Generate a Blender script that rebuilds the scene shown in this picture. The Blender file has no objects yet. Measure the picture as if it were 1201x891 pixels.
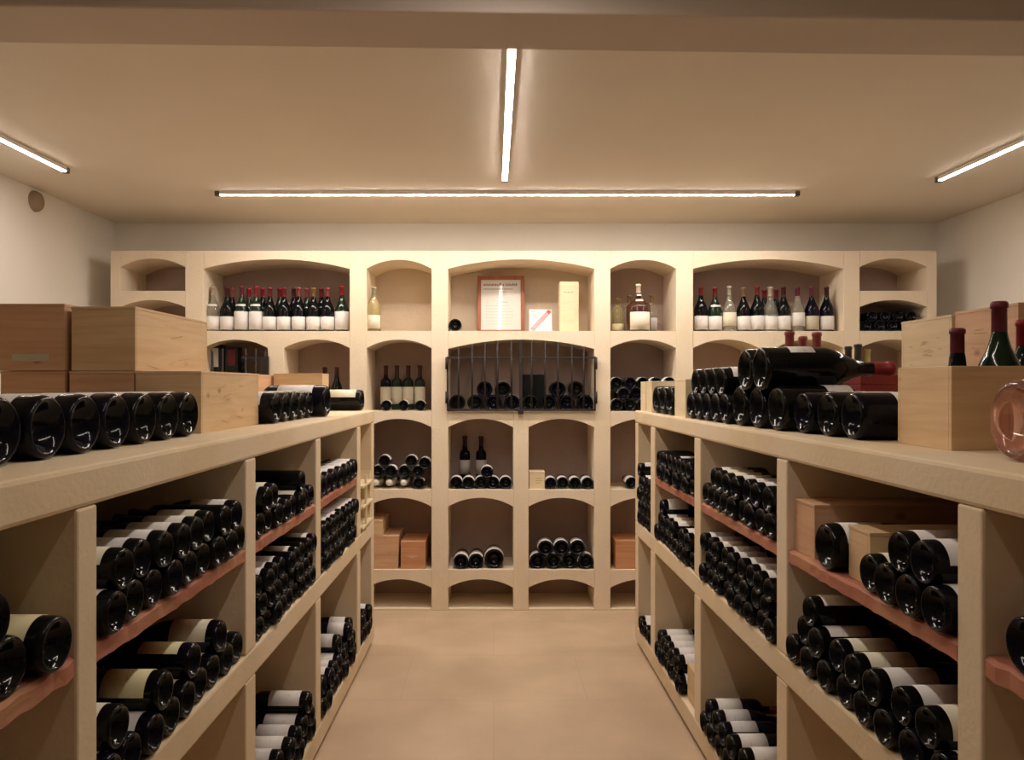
import bpy, bmesh, math, random
from mathutils import Matrix, Vector, Euler
random.seed(7)
PI = math.pi
R = math.radians
scene = bpy.context.scene
COL = scene.collection

# ------------------------------------------------------------------ camera, world, exposure
EYE = 1.51
F = 880.0
cam = bpy.data.cameras.new('camera')
camo = bpy.data.objects.new('camera', cam)
COL.objects.link(camo)
camo.location = (0, 0, EYE)
camo.rotation_euler = (PI/2, 0, 0)
cam.sensor_fit = 'HORIZONTAL'
cam.sensor_width = 36.0
cam.lens = F/1201*36
cam.shift_x = 21.5/1201
cam.shift_y = 6.5/1201
cam.clip_start = 0.02
scene.camera = camo
w = bpy.data.worlds.new('world'); scene.world = w
w.use_nodes = True
w.node_tree.nodes['Background'].inputs[0].default_value = (0.5, 0.45, 0.4, 1)
w.node_tree.nodes['Background'].inputs[1].default_value = 0.02
LAMP = 130.0
SIDE_LAMP = 72.0
LAMP_COL = (1.0, 0.89, 0.79, 1)
scene.view_settings.view_transform = 'Standard'
scene.view_settings.look = 'None'
scene.view_settings.gamma = 1.0
scene.view_settings.exposure = 0.0
scene.view_settings.use_curve_mapping = False
scene.cycles.use_denoising = True
scene.cycles.max_bounces = 10
scene.cycles.diffuse_bounces = 5

# ------------------------------------------------------------------ materials
def newmat(name):
    m = bpy.data.materials.new(name); m.use_nodes = True
    nt = m.node_tree
    return m, nt, nt.nodes['Principled BSDF']

def noisy(name, c1, c2, scale=6, rough=0.8, bump=0.15, bscale=60, stretch=(1,1,1), detail=6, spec=0.3, c3=None, s3=1.2, contrast=(0.3,0.7)):
    m, nt, b = newmat(name)
    N, L = nt.nodes, nt.links
    tc = N.new('ShaderNodeTexCoord'); mp = N.new('ShaderNodeMapping')
    mp.inputs['Scale'].default_value = stretch
    L.new(tc.outputs['Object'], mp.inputs[0])
    n = N.new('ShaderNodeTexNoise'); n.inputs['Scale'].default_value = scale; n.inputs['Detail'].default_value = detail
    L.new(mp.outputs[0], n.inputs['Vector'])
    r = N.new('ShaderNodeValToRGB')
    r.color_ramp.elements[0].position = contrast[0]; r.color_ramp.elements[1].position = contrast[1]
    r.color_ramp.elements[0].color = (*c1, 1); r.color_ramp.elements[1].color = (*c2, 1)
    L.new(n.outputs[0], r.inputs[0])
    out = r.outputs[0]
    if c3:
        n3 = N.new('ShaderNodeTexNoise'); n3.inputs['Scale'].default_value = s3; n3.inputs['Detail'].default_value = 3
        L.new(tc.outputs['Object'], n3.inputs['Vector'])
        r3 = N.new('ShaderNodeValToRGB'); r3.color_ramp.elements[0].position = 0.45; r3.color_ramp.elements[1].position = 0.7
        mx = N.new('ShaderNodeMix'); mx.data_type = 'RGBA'
        L.new(n3.outputs[0], r3.inputs[0]); L.new(r3.outputs[0], mx.inputs[0])
        L.new(out, mx.inputs[6]); mx.inputs[7].default_value = (*c3, 1)
        out = mx.outputs[2]
    L.new(out, b.inputs['Base Color'])
    b.inputs['Roughness'].default_value = rough
    b.inputs['Specular IOR Level'].default_value = spec
    if bump:
        n2 = N.new('ShaderNodeTexNoise'); n2.inputs['Scale'].default_value = bscale; n2.inputs['Detail'].default_value = 5
        L.new(mp.outputs[0], n2.inputs['Vector'])
        bp = N.new('ShaderNodeBump'); bp.inputs['Strength'].default_value = bump; bp.inputs['Distance'].default_value = 0.01
        L.new(n2.outputs[0], bp.inputs['Height']); L.new(bp.outputs[0], b.inputs['Normal'])
    return m

M = {}
M['stone'] = noisy('limestone', (.68,.535,.345), (.76,.61,.41), 5, .85, .12, 70, c3=(.76,.63,.46), s3=1.5)
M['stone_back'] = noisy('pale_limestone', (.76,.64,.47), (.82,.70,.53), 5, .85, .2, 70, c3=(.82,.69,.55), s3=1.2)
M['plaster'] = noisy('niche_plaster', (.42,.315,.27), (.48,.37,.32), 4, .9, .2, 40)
M['lit_cream_plaster'] = noisy('lit_cream_niche_plaster', (.64,.53,.41), (.70,.59,.46), 4, .9, .2, 40)  # paler copy of the niche plaster; lamplight is put into its colour
M['shaded_plaster'] = noisy('shaded_bay_plaster', (.13,.095,.08), (.17,.125,.105), 4, .9, .2, 40)  # dark plaster, its colour lowered further to carry the shade inside the bays
M['ceiling'] = noisy('ceiling_paint', (.72,.65,.55), (.75,.68,.58), 2, .9, .06, 30)
M['beam'] = noisy('beam_paint', (.58,.50,.43), (.62,.54,.47), 2, .9, .06, 30)
M['wall'] = noisy('wall_paint', (.80,.765,.70), (.83,.795,.73), 2, .9, .12, 25)
M['redwood'] = noisy('red_plank', (.35,.12,.075), (.47,.19,.12), 7, .7, .4, 30, stretch=(1.5,.35,1.5), c3=(.48,.24,.13), s3=4)
M['black_iron'] = noisy('wrought_iron', (.018,.013,.012), (.035,.025,.022), 30, .55, .3, 90)
M['dark_card'] = noisy('black_card', (.012,.014,.013), (.02,.022,.02), 10, .5, .0)
M['red_card'] = noisy('red_card', (.15,.015,.018), (.18,.02,.024), 10, .45, .0)
M['frame_wood'] = noisy('mahogany_frame', (.30,.09,.045), (.40,.14,.07), 12, .4, .1, 60, stretch=(4,4,.6))
M['blob'] = noisy('vent_paint', (.30,.23,.16), (.34,.26,.18), 4, .8, .1)
M['lamp_shell'] = noisy('white_lamp_shell', (.75,.74,.72), (.8,.79,.77), 20, .4, 0)
M['lamp_body'] = noisy('lamp_aluminium', (.10,.09,.09), (.14,.13,.12), 20, .4, .0)

def floor_mat():
    m, nt, b = newmat('floor_tiles'); N, L = nt.nodes, nt.links
    tc = N.new('ShaderNodeTexCoord')
    br = N.new('ShaderNodeTexBrick'); br.offset = 0.5
    br.inputs['Scale'].default_value = 1.0; br.inputs['Mortar Size'].default_value = 0.003
    br.inputs['Brick Width'].default_value = 0.9; br.inputs['Row Height'].default_value = 0.6
    br.inputs['Color1'].default_value = (.62,.465,.325,1); br.inputs['Color2'].default_value = (.645,.485,.34,1)
    br.inputs['Mortar'].default_value = (.575,.43,.30,1)
    L.new(tc.outputs['Object'], br.inputs['Vector'])
    n = N.new('ShaderNodeTexNoise'); n.inputs['Scale'].default_value = 2.2; n.inputs['Detail'].default_value = 7
    L.new(tc.outputs['Object'], n.inputs['Vector'])
    mx = N.new('ShaderNodeMix'); mx.data_type = 'RGBA'; mx.blend_type = 'MULTIPLY'
    r = N.new('ShaderNodeValToRGB'); r.color_ramp.elements[0].position = .3; r.color_ramp.elements[1].position = .7
    r.color_ramp.elements[0].color = (.80,.78,.75,1); r.color_ramp.elements[1].color = (1.05,1.05,1.05,1)
    L.new(n.outputs[0], r.inputs[0]); mx.inputs[0].default_value = 1
    L.new(br.outputs[0], mx.inputs[6]); L.new(r.outputs[0], mx.inputs[7])
    L.new(mx.outputs[2], b.inputs['Base Color'])
    b.inputs['Roughness'].default_value = .55
    n2 = N.new('ShaderNodeTexNoise'); n2.inputs['Scale'].default_value = 45
    L.new(tc.outputs['Object'], n2.inputs['Vector'])
    bp = N.new('ShaderNodeBump'); bp.inputs['Strength'].default_value = .12; bp.inputs['Distance'].default_value = .01
    L.new(n2.outputs[0], bp.inputs['Height']); L.new(bp.outputs[0], b.inputs['Normal'])
    return m
M['floor'] = floor_mat()

def wood(name, c1, c2, knot=True, axis=0):
    m, nt, b = newmat(name); N, L = nt.nodes, nt.links
    tc = N.new('ShaderNodeTexCoord'); mp = N.new('ShaderNodeMapping')
    mp.inputs['Scale'].default_value = (.8,.8,11)
    L.new(tc.outputs['Object'], mp.inputs[0])
    oi = N.new('ShaderNodeObjectInfo'); va = N.new('ShaderNodeVectorMath'); va.operation = 'SCALE'
    cb = N.new('ShaderNodeCombineXYZ')
    for i in range(3): L.new(oi.outputs['Random'], cb.inputs[i])
    L.new(cb.outputs[0], va.inputs[0]); va.inputs[3].default_value = 13.0
    L.new(va.outputs[0], mp.inputs['Location'])
    n = N.new('ShaderNodeTexNoise'); n.inputs['Scale'].default_value = 3.2; n.inputs['Detail'].default_value = 5
    n.inputs['Distortion'].default_value = 1.2
    L.new(mp.outputs[0], n.inputs['Vector'])
    r = N.new('ShaderNodeValToRGB'); r.color_ramp.elements[0].position = .32; r.color_ramp.elements[1].position = .66
    r.color_ramp.elements[0].color = (*c1, 1); r.color_ramp.elements[1].color = (*c2, 1)
    L.new(n.outputs[0], r.inputs[0])
    v = N.new('ShaderNodeTexVoronoi'); v.inputs['Scale'].default_value = 5
    mp2 = N.new('ShaderNodeMapping'); mp2.inputs['Scale'].default_value = (1,1,1.7)
    L.new(tc.outputs['Object'], mp2.inputs[0]); L.new(va.outputs[0], mp2.inputs['Location']); L.new(mp2.outputs[0], v.inputs['Vector'])
    r2 = N.new('ShaderNodeValToRGB'); r2.color_ramp.elements[0].position = .03; r2.color_ramp.elements[1].position = .10
    r2.color_ramp.elements[0].color = (.55,.42,.32,1); r2.color_ramp.elements[1].color = (1,1,1,1)
    L.new(v.outputs['Distance'], r2.inputs[0])
    mx = N.new('ShaderNodeMix'); mx.data_type = 'RGBA'; mx.blend_type = 'MULTIPLY'; mx.inputs[0].default_value = .8
    L.new(r.outputs[0], mx.inputs[6]); L.new(r2.outputs[0], mx.inputs[7])
    L.new(mx.outputs[2], b.inputs['Base Color'])
    b.inputs['Roughness'].default_value = .62
    return m
M['pine'] = wood('pine', (.60,.40,.21), (.70,.50,.29))
M['pale_pine'] = wood('pale_pine', (.66,.49,.29), (.75,.58,.37))
M['red_pine'] = wood('reddish_pine', (.56,.32,.18), (.66,.41,.25))
M['orange_pine'] = wood('orange_pine', (.52,.24,.11), (.62,.31,.16))
M['cream_wood'] = wood('cream_wood', (.74,.60,.38), (.80,.67,.45))

def simple(name, c, rough=.5, metal=0, spec=.5, trans=0, emit=None, strength=1, coat=0, ior=1.5):
    m, nt, b = newmat(name)
    b.inputs['Base Color'].default_value = (*c, 1); b.inputs['Roughness'].default_value = rough
    b.inputs['Metallic'].default_value = metal; b.inputs['Specular IOR Level'].default_value = spec
    b.inputs['Transmission Weight'].default_value = trans; b.inputs['Coat Weight'].default_value = coat
    b.inputs['IOR'].default_value = ior
    if emit:
        b.inputs['Emission Color'].default_value = emit; b.inputs['Emission Strength'].default_value = strength
    return m
M['glass_dark'] = noisy('dark_green_glass', (.003,.004,.004), (.006,.007,.007), 8, .09, 0, spec=.2)
M['glass_blue'] = noisy('blue_black_glass', (.003,.003,.007), (.005,.005,.011), 8, .10, 0, spec=.2)
M['glass_green'] = noisy('bottle_green_glass', (.006,.018,.009), (.010,.026,.013), 8, .09, 0, spec=.35)
M['glass_gold'] = simple('pale_gold_glass', (.80,.74,.42), .04, trans=.85, spec=.5)
M['glass_clear'] = simple('clear_grey_glass', (.78,.76,.62), .04, trans=.85)
M['glass_rose'] = simple('rose_glass', (.95,.55,.43), .03, trans=.9)
M['glass_amber'] = simple('amber_brandy_glass', (.06,.02,.012), .1)
for nm, a, bb in (('cap_red',(.16,.018,.02),(.21,.028,.03)), ('cap_bright',(.26,.018,.026),(.32,.03,.036)), ('cap_dark',(.05,.012,.014),(.09,.02,.022)),
                  ('cap_black',(.012,.011,.012),(.02,.018,.018)), ('cap_plum',(.13,.025,.04),(.18,.035,.05)), ('cap_grey',(.40,.34,.27),(.48,.42,.34)),
                  ('cap_olive',(.20,.12,.05),(.25,.16,.07)), ('cap_cream',(.80,.66,.52),(.84,.70,.56)), ('cap_gold',(.50,.40,.16),(.58,.48,.2)),
                  ('cap_foil',(.66,.62,.50),(.80,.77,.66)), ('cap_salmon',(.27,.06,.06),(.32,.08,.075))):
    M[nm] = noisy(nm, a, bb, 25, .38, .1, 120)

def paper(name, c, ink=(.33,.29,.27)):
    m, nt, b = newmat(name); N, L = nt.nodes, nt.links
    tc = N.new('ShaderNodeTexCoord'); mp = N.new('ShaderNodeMapping'); mp.inputs['Scale'].default_value = (16,16,60)
    L.new(tc.outputs['Object'], mp.inputs[0])
    n = N.new('ShaderNodeTexNoise'); n.inputs['Scale'].default_value = 1.6; n.inputs['Detail'].default_value = 3
    L.new(mp.outputs[0], n.inputs['Vector'])
    r = N.new('ShaderNodeValToRGB'); r.color_ramp.elements[0].position = .27; r.color_ramp.elements[1].position = .40
    r.color_ramp.elements[0].color = tuple(x*.5+y*.5 for x, y in zip(ink, c)) + (1,); r.color_ramp.elements[1].color = (*c, 1)
    L.new(n.outputs[0], r.inputs[0]); L.new(r.outputs[0], b.inputs['Base Color'])
    b.inputs['Roughness'].default_value = .7
    return m
M['white_paper'] = paper('white_label_paper', (.74,.71,.68))
M['cream_paper'] = paper('cream_label_paper', (.74,.69,.54))
M['yellow_paper'] = paper('yellow_label_paper', (.74,.67,.40))
M['beige_paper'] = paper('beige_label_paper', (.55,.50,.38))
M['grey_paper'] = paper('grey_label_paper', (.60,.58,.58))
M['sheet'] = simple('printed_sheet', (.66,.63,.57), .3, coat=.12)
M['ink'] = simple('grey_ink', (.22,.16,.14), .7)
M['brand_ink'] = simple('burnt_mark', (.52,.34,.17), .8)
M['red_ribbon'] = simple('red_ribbon_print', (.50,.10,.14), .6)
M['pink_print'] = simple('pale_ribbon_print', (.78,.50,.50), .6)
M['white_card'] = simple('white_card', (.80,.76,.71), .6)
M['side_light'] = simple('side_lamp_diffuser', (.9,.9,.9), .5, emit=LAMP_COL, strength=SIDE_LAMP)
M['light'] = simple('lamp_diffuser', (.9,.9,.9), .5, emit=LAMP_COL, strength=LAMP)

# ------------------------------------------------------------------ helpers
def tag(o, label=None, cat=None, group=None, kind=None):
    if label: o['label'] = label
    if cat: o['category'] = cat
    if group: o['group'] = group
    if kind: o['kind'] = kind
    return o

def empty(name, loc=(0,0,0), rz=0, parent=None):
    o = bpy.data.objects.new(name, None); COL.objects.link(o)
    o.location = loc; o.rotation_euler = (0,0,rz); o.empty_display_size = .05
    if parent: o.parent = parent
    return o

def box(bm, x0, x1, y0, y1, z0, z1, bev=0, seg=2):
    t = bmesh.new()
    vs = [t.verts.new((x, y, z)) for x in (x0, x1) for y in (y0, y1) for z in (z0, z1)]
    for f in ((0,1,3,2),(4,6,7,5),(0,4,5,1),(2,3,7,6),(0,2,6,4),(1,5,7,3)):
        t.faces.new([vs[i] for i in f])
    bmesh.ops.recalc_face_normals(t, faces=t.faces)
    if bev: bmesh.ops.bevel(t, geom=list(t.edges), offset=bev, segments=seg, profile=.5, affect='EDGES')
    merge(bm, t)

def merge(bm, t):
    mp = {}
    for v in t.verts: mp[v] = bm.verts.new(v.co)
    for f in t.faces:
        try:
            nf = bm.faces.new([mp[v] for v in f.verts]); nf.smooth = f.smooth
        except ValueError: pass
    t.free()

def obj(name, bm, mat, parent=None, smooth=False, loc=None):
    me = bpy.data.meshes.new(name)
    bmesh.ops.recalc_face_normals(bm, faces=bm.faces)
    bm.to_mesh(me); bm.free()
    if smooth:
        for p in me.polygons: p.use_smooth = True
    me.materials.append(M[mat] if isinstance(mat, str) else mat)
    o = bpy.data.objects.new(name, me); COL.objects.link(o)
    if parent: o.parent = parent
    if loc is not None: o.location = loc
    return o

def boxobj(name, b, mat, parent=None, bev=.004):
    bm = bmesh.new(); box(bm, *b, bev=bev)
    return obj(name, bm, mat, parent)

def struct(name, b, mat):
    o = boxobj(name, b, mat, None, 0); o['kind'] = 'structure'; return o

def lathe(bm, prof, seg=24, a0=0, a1=2*PI):
    full = abs(a1-a0-2*PI) < 1e-6
    n = seg if full else seg+1
    rings = []
    for (r, z) in prof:
        if r < 1e-6: rings.append([bm.verts.new((0, 0, z))])
        else: rings.append([bm.verts.new((r*math.cos(a0+(a1-a0)*i/seg), r*math.sin(a0+(a1-a0)*i/seg), z)) for i in range(n)])
    for A, B in zip(rings, rings[1:]):
        m = seg
        for i in range(m):
            j = (i+1) % n if full else i+1
            if len(A) == 1 and len(B) == 1: continue
            if len(A) == 1: bm.faces.new((A[0], B[i], B[j]))
            elif len(B) == 1: bm.faces.new((A[i], B[0], A[j]))
            else: bm.faces.new((A[i], B[i], B[j], A[j]))

# ------------------------------------------------------------------ room shell
WL, WR, YB, YF, CZ = -2.754, 3.22, 5.46, -2.6, 2.69
struct('floor', (WL-.1, WR+.1, YF-.1, YB+.1, -.1, 0), 'floor')
struct('ceiling', (WL-.1, WR+.1, YF-.1, YB+.1, CZ, CZ+.1), 'ceiling')
struct('wall_back', (WL-.1, WR+.1, YB, YB+.1, 0, CZ), 'wall')
struct('wall_front', (WL-.1, WR+.1, YF-.1, YF, 0, CZ), 'wall')
struct('wall_left', (WL-.1, WL, YF, YB, 0, CZ), 'wall')
struct('wall_right', (WR, WR+.1, YF, YB, 0, CZ), 'wall')
# ceiling beam, slightly askew
bm = bmesh.new(); t = bmesh.new()
box(t, WL+.01, WR-.01, 2.135, 2.37, 2.57, CZ, bev=.006)
for v in t.verts: v.co.y += v.co.x*.03
merge(bm, t)
o = obj('trim_1', bm, 'beam'); o['kind'] = 'structure'

# ------------------------------------------------------------------ lamps
def strip(x0, y0, x1, y1, label, group='slim strip lights on the ceiling', lm='light'):
    L_ = math.hypot(x1-x0, y1-y0)
    r = empty('strip_light', ((x0+x1)/2, (y0+y1)/2, CZ), math.atan2(y1-y0, x1-x0))
    tag(r, label, 'ceiling light', group)
    boxobj('lamp_housing', (-L_/2, L_/2, -.0155, .0155, -.022, 0), 'lamp_shell', r, .002)
    bm = bmesh.new()
    n = 8
    pr = [(-.0135, -.0222)] + [(.0135*math.cos(PI+PI*i/n), -.0230-.0012*math.sin(PI*i/n)) for i in range(n+1)] + [(.0135, -.0222)]
    A = [bm.verts.new((-L_/2+.02, y, z)) for y, z in pr]; B = [bm.verts.new((L_/2-.02, y, z)) for y, z in pr]
    for i in range(len(pr)-1): bm.faces.new((A[i], A[i+1], B[i+1], B[i]))
    bm.faces.new(A); bm.faces.new(B[::-1])
    obj('diffuser', bm, lm, r)
    for s in (-1, 1):
        a, b = sorted((s*(L_/2-.02), s*(L_/2+.012)))
        boxobj('end_cap', (a, b, -.016, .016, -.030, 0), 'lamp_body', r, .003)
    return r
strip(-1.68, 4.56, 1.845, 4.56, 'long slim strip light running across the ceiling in front of the shelving')
strip(.063, 2.52, .063, 4.25, 'slim strip light pointing down the aisle from the ceiling beam')
strip(-2.33, 2.45, -2.32, 4.07, 'slim strip light on the ceiling near the left wall', lm='side_light')
strip(2.55, 2.45, 2.52, 4.25, 'slim strip light on the ceiling near the right wall', lm='side_light')
strip(.063, .6, .063, 1.95, 'slim strip light over the aisle behind the ceiling beam', lm='side_light')

# small vent plug high on the left wall
bm = bmesh.new(); lathe(bm, [(.062,0),(.062,.012),(.052,.03),(.03,.042),(0,.046)], 24)
v_ = obj('wall_vent', bm, 'blob', smooth=True); v_.rotation_euler = (0, PI/2, 0); v_.location = (WL, 4.5, 2.615)
tag(v_, 'small round brownish vent cover high on the left wall', 'vent')

# ------------------------------------------------------------------ bottles
def prof_outer(kind, d, L):
    r = d/2; k = min(1, .3/L*1.0)
    nr = .0145*(1 if L < .32 else min(1.7, L/.31))
    base = [(0, .028*d/.08), (.22*d, .024*d/.08), (.34*d, .010*d/.08), (.405*d, .001), (.44*d, 0), (.478*d, .004), (.497*d, .012), (r, .022)]
    if kind == 'bordeaux':
        up = [(r, .60*L), (r*.985, .63*L), (r*.90, .665*L), (r*.70, .695*L), (r*.50, .715*L), (nr*1.08, .745*L), (nr, .80*L)]
    elif kind == 'champagne':
        up = [(r, .50*L), (r*.97, .55*L), (r*.84, .62*L), (r*.62, .70*L), (nr*1.35, .80*L), (nr*1.1, .86*L)]
    elif kind == 'brandy':
        up = [(r, .50*L), (r*.97, .54*L), (r*.80, .59*L), (r*.50, .64*L), (nr*1.25, .69*L), (nr*1.1, .75*L)]
    elif kind == 'squat':
        up = [(r, .62*L), (r*.95, .68*L), (r*.6, .76*L), (nr, .82*L)]
    else:
        up = [(r, .46*L), (r*.97, .50*L), (r*.86, .56*L), (r*.68, .62*L), (r*.50, .68*L), (nr*1.2, .745*L), (nr, .80*L)]
    top = [(nr*.96, .93*L), (nr*.96, .955*L), (nr*1.13, .957*L), (nr*1.13, .985*L), (nr*.9, L-.0008), (0, L-.0006)]
    return base + up + top, nr

CACHE = {}
MASS = []
def mesh_from(name, build, mat):
    key = (name, mat)
    if key not in CACHE:
        bm = bmesh.new(); build(bm)
        bmesh.ops.recalc_face_normals(bm, faces=bm.faces)
        me = bpy.data.meshes.new(name.split('|')[0]); bm.to_mesh(me); bm.free()
        for p in me.polygons: p.use_smooth = True
        me.materials.append(M[mat]); CACHE[key] = me
    return CACHE[key]

def bottle(matrix, text, group, kind='burgundy', d=.08, L=.30, glass='glass_dark', cap='cap_red', lab='white_paper', lz=(.08,.40), half=72, neck=None, cat='wine bottle', name='wine_bottle', capz=.80, mass=False, foil=False):
    prof, nr = prof_outer(kind, d, L)
    k = f'{kind}{d:.4f}{L:.3f}'
    me = mesh_from('bottle|'+k, lambda b: lathe(b, prof, 28), glass)
    if d >= .1 and cat == 'wine bottle': name, cat = 'magnum_bottle', 'magnum bottle'
    o = bpy.data.objects.new(name, me); COL.objects.link(o)
    o.matrix_world = matrix
    if mass: MASS.append(o)
    else: tag(o, text, cat, group)
    def child(nm, mesh):
        c = bpy.data.objects.new(nm, mesh); COL.objects.link(c); c.parent = o; return c
    r = d/2 + .0009
    def shell(b, z0, z1, hf, rr):
        a = R(hf)
        lathe(b, [(rr-.0008, z0), (rr, z0), (rr, (z0+z1)/2), (rr, z1), (rr-.0008, z1)], 20, -a, a)
    if lab:
        z0, z1 = lz[0]*L, lz[1]*L
        child('paper_label', mesh_from(f'label|{k}{lz}{half}', lambda b: shell(b, z0, z1, half, r), lab))
    if neck:
        # collar label round the shoulder, following the glass
        def nl(b):
            a = R(60)
            lathe(b, [(d*.43+.001, .555*L), (d*.385+.002, .60*L)], 12, -a, a)
        child('neck_label', mesh_from(f'neck|{k}', nl, neck))
    if foil:
        def fo(b):
            rf = random.Random(3)
            pts = [(.0405,.44),(.0415,.50),(.040,.56),(.036,.63),(.031,.70),(.026,.78),(.0225,.86),(.0215,.93),(.020,1.0)]
            lathe(b, [(a, z*L) for a, z in pts] + [(0, L+.002)], 18)
            for v in b.verts: v.co += Vector((rf.uniform(-.0016,.0016), rf.uniform(-.0016,.0016), 0))
        child('foil_wrap', mesh_from(f'foil|{k}', fo, cap))
    elif cap:
        cz = capz
        def cp(b):
            e = .0009
            lathe(b, [(nr+e*.5, cz*L), (nr+e, cz*L+.001), (nr*.96+e, .955*L), (nr*1.13+e, .957*L), (nr*1.13+e, .99*L), (nr*1.0, L+.0012), (0, L+.0014)], 20)
        child('capsule', mesh_from(f'capsule|{k}{cz}', cp, cap))
    return o

def m_stand(x, y, z, spin=0):
    return Matrix.Translation((x, y, z)) @ Matrix.Rotation(-PI/2 + spin, 4, 'Z')
def m_back(x, y, z, roll=0):       # lying, base towards the viewer
    return Matrix.Translation((x, y, z)) @ Matrix.Rotation(-PI/2, 4, 'X') @ Matrix.Rotation(-PI/2 + roll, 4, 'Z')
def m_neckout(x, y, z, roll=0):
    return Matrix.Translation((x, y, z)) @ Matrix.Rotation(PI/2, 4, 'X') @ Matrix.Rotation(PI/2 + roll, 4, 'Z')

TH = .0091
FRAME = {'L': Matrix.Translation((-.7406, 0, 0)) @ Matrix.Rotation(-TH, 4, 'Z'),
         'R': Matrix.Translation((.8695, 0, 0)) @ Matrix.Rotation(TH, 4, 'Z')}
SG = {'L': -1, 'R': 1}
def m_side(side, depth, y, z, roll=0, yaw=0):
    s = SG[side]
    m = FRAME[side] @ Matrix.Translation((s*depth, y, z)) @ Matrix.Rotation(yaw, 4, 'Z') @ Matrix.Rotation(s*PI/2, 4, 'Y')
    return m @ Matrix.Rotation((PI if s > 0 else 0) + roll, 4, 'Z')

ORD = ['first','second','third','fourth','fifth','sixth','seventh','eighth','ninth','tenth','eleventh','twelfth']
def rowname(k, n):
    return 'bottom row' if k == 0 else ('top row' if k == n-1 else ORD[k] + ' row')

def stack(side, y0, y1, base, d, rows, where, L=.30, n0=None, labs=(('white_paper', 1),), kind='mix', margin=.012, glass=None, jit=.012, lz=(.10,.42), caps=('cap_dark','cap_red','cap_black'), mass=False):
    rows = [list(range(r)) if isinstance(r, int) else r for r in rows]
    n0 = n0 or len(rows[0])
    pitch = max(d+.0008, (y1-y0-2*margin-d)/(n0-1)) if n0 > 1 else d
    h = math.sqrt(max(1e-6, (d+.0006)**2-(pitch/2)**2))
    tot = len(rows)
    for k, row in enumerate(rows):
        for i, s in enumerate(row):
            y = y0 + margin + d/2 + s*pitch + (pitch/2 if k % 2 else 0)
            z = base + d/2 + .0006 + k*h
            kd = kind if kind != 'mix' else random.choice(['burgundy','bordeaux'])
            lb = random.choices([l for l, _ in labs], [p for _, p in labs])[0]
            g = glass or random.choice(['glass_dark','glass_dark','glass_blue'])
            if tot == 1: txt = f'dark bottle {ORD[i]} from near end, {where}'
            else: txt = f'dark bottle {ORD[i]} from near end, {rowname(k, tot)}, {where}'
            if len(row) == 1: txt = f'dark bottle alone in {rowname(k, tot)}, {where}' if tot > 1 else f'dark bottle lying alone {where}'
            bottle(m_side(side, random.uniform(-jit, jit*.6), y, z, random.uniform(-.45, .45)), txt, 'bottles lying ' + where,
                   kd, d, L, g, random.choice(caps), lb, lz, 75, mass=mass)

# ------------------------------------------------------------------ side racks
TOPZ = {'L': EYE-.1436, 'R': EYE-.146}
UND, MT, MB_, BT = EYE-.2175, .722, .640, .1175
PLT, PLB = 1.035, .995
DEPTH = 1.30
YN, YE = -.35, 4.40
DIV = {'L': [(.43,.51),(1.315,1.381),(2.185,2.275),(3.018,3.099),(3.890,3.975),(4.318,4.40)],
       'R': [(.43,.51),(1.3185,1.39),(2.178,2.257),(3.06,3.15),(3.893,3.99),(4.325,4.40)]}
def rack(side, word):
    s = SG[side]
    root = empty('wine_rack', FRAME[side].translation, -TH if side == 'L' else TH)
    tag(root, f'cream stone wine rack of open bays along the {word} side of the aisle', 'wine rack', 'stone wine racks along the aisle')
    def sb(name, d0, d1, y0, y1, z0, z1, mat, bev=.005):
        a, b = sorted((s*d0, s*d1))
        return boxobj(name, (a, b, y0, y1, z0, z1), mat, root, bev)
    D2 = DEPTH-.65
    sb('back_panel', D2, D2+.04, YN, YE, 0, UND, 'shaded_plaster', 0)
    # dividers rise between base beam, middle beam and worktop
    for (a, b) in DIV[side]:
        sb('divider', .001, D2, a, b, MT, UND, 'stone')
        sb('divider', .001, D2, a, b, BT, MB_, 'stone')
    sb('divider', .001, D2, YN, YN+.08, MT, UND, 'stone'); sb('divider', .001, D2, YN, YN+.08, BT, MB_, 'stone')
    sb('middle_beam', 0, D2, YN, YE, MB_, MT, 'stone', .007)
    sb('base_beam', 0, D2, YN, YE, .028, BT, 'stone', .008)
    sb('plinth', .09, D2, YN, YE-.02, 0, .028, 'shaded_plaster', 0)  # dark colour paints in the shadow gap under the base beam
    # reddish planks with worn front edges
    bays = [(DIV[side][i][1], DIV[side][i+1][0]) for i in range(4)]
    for (a, b) in bays:
        bm = bmesh.new(); n = 26; rr = random.Random(int(a*1000))
        prof = []
        rows_ = []
        for i in range(n+1):
            y = a + .001 + (b-a-.002)*i/n
            dz = rr.uniform(-.0025, .0025); dx = rr.uniform(-.003, .003)
            rows_.append([bm.verts.new(p) for p in ((s*(D2-.02), y, PLT), (s*(.012+dx), y, PLT+dz*.4), (s*(.004+dx), y, PLT-.006+dz), (s*(.004+dx*.6), y, PLB+.005+dz), (s*(.012), y, PLB), (s*(D2-.02), y, PLB))])
        for A, B in zip(rows_, rows_[1:]):
            for i in range(6):
                j = (i+1) % 6
                bm.faces.new((A[i], A[j], B[j], B[i]))
        bm.faces.new(rows_[0]); bm.faces.new(rows_[-1][::-1])
        obj('plank', bm, 'redwood', root)['label'] = 'reddish plank shelf'
    # rear half of the island, closed
    sb('rear_block', D2+.04, DEPTH, YN, YE, 0, UND, 'shaded_plaster', .004)
    # worktop is a slab of its own
    a, b = sorted((0, s*(DEPTH+.01)))
    w_ = boxobj('stone_worktop', (a, b, YN, YE+.005, UND, TOPZ[side]), 'stone', None, .009)
    w_.location = FRAME[side].translation; w_.rotation_euler = root.rotation_euler
    tag(w_, f'thick cream stone worktop covering the {word} wine rack', 'worktop', 'stone worktops on the racks')
rack('L', 'left'); rack('R', 'right')

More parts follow.
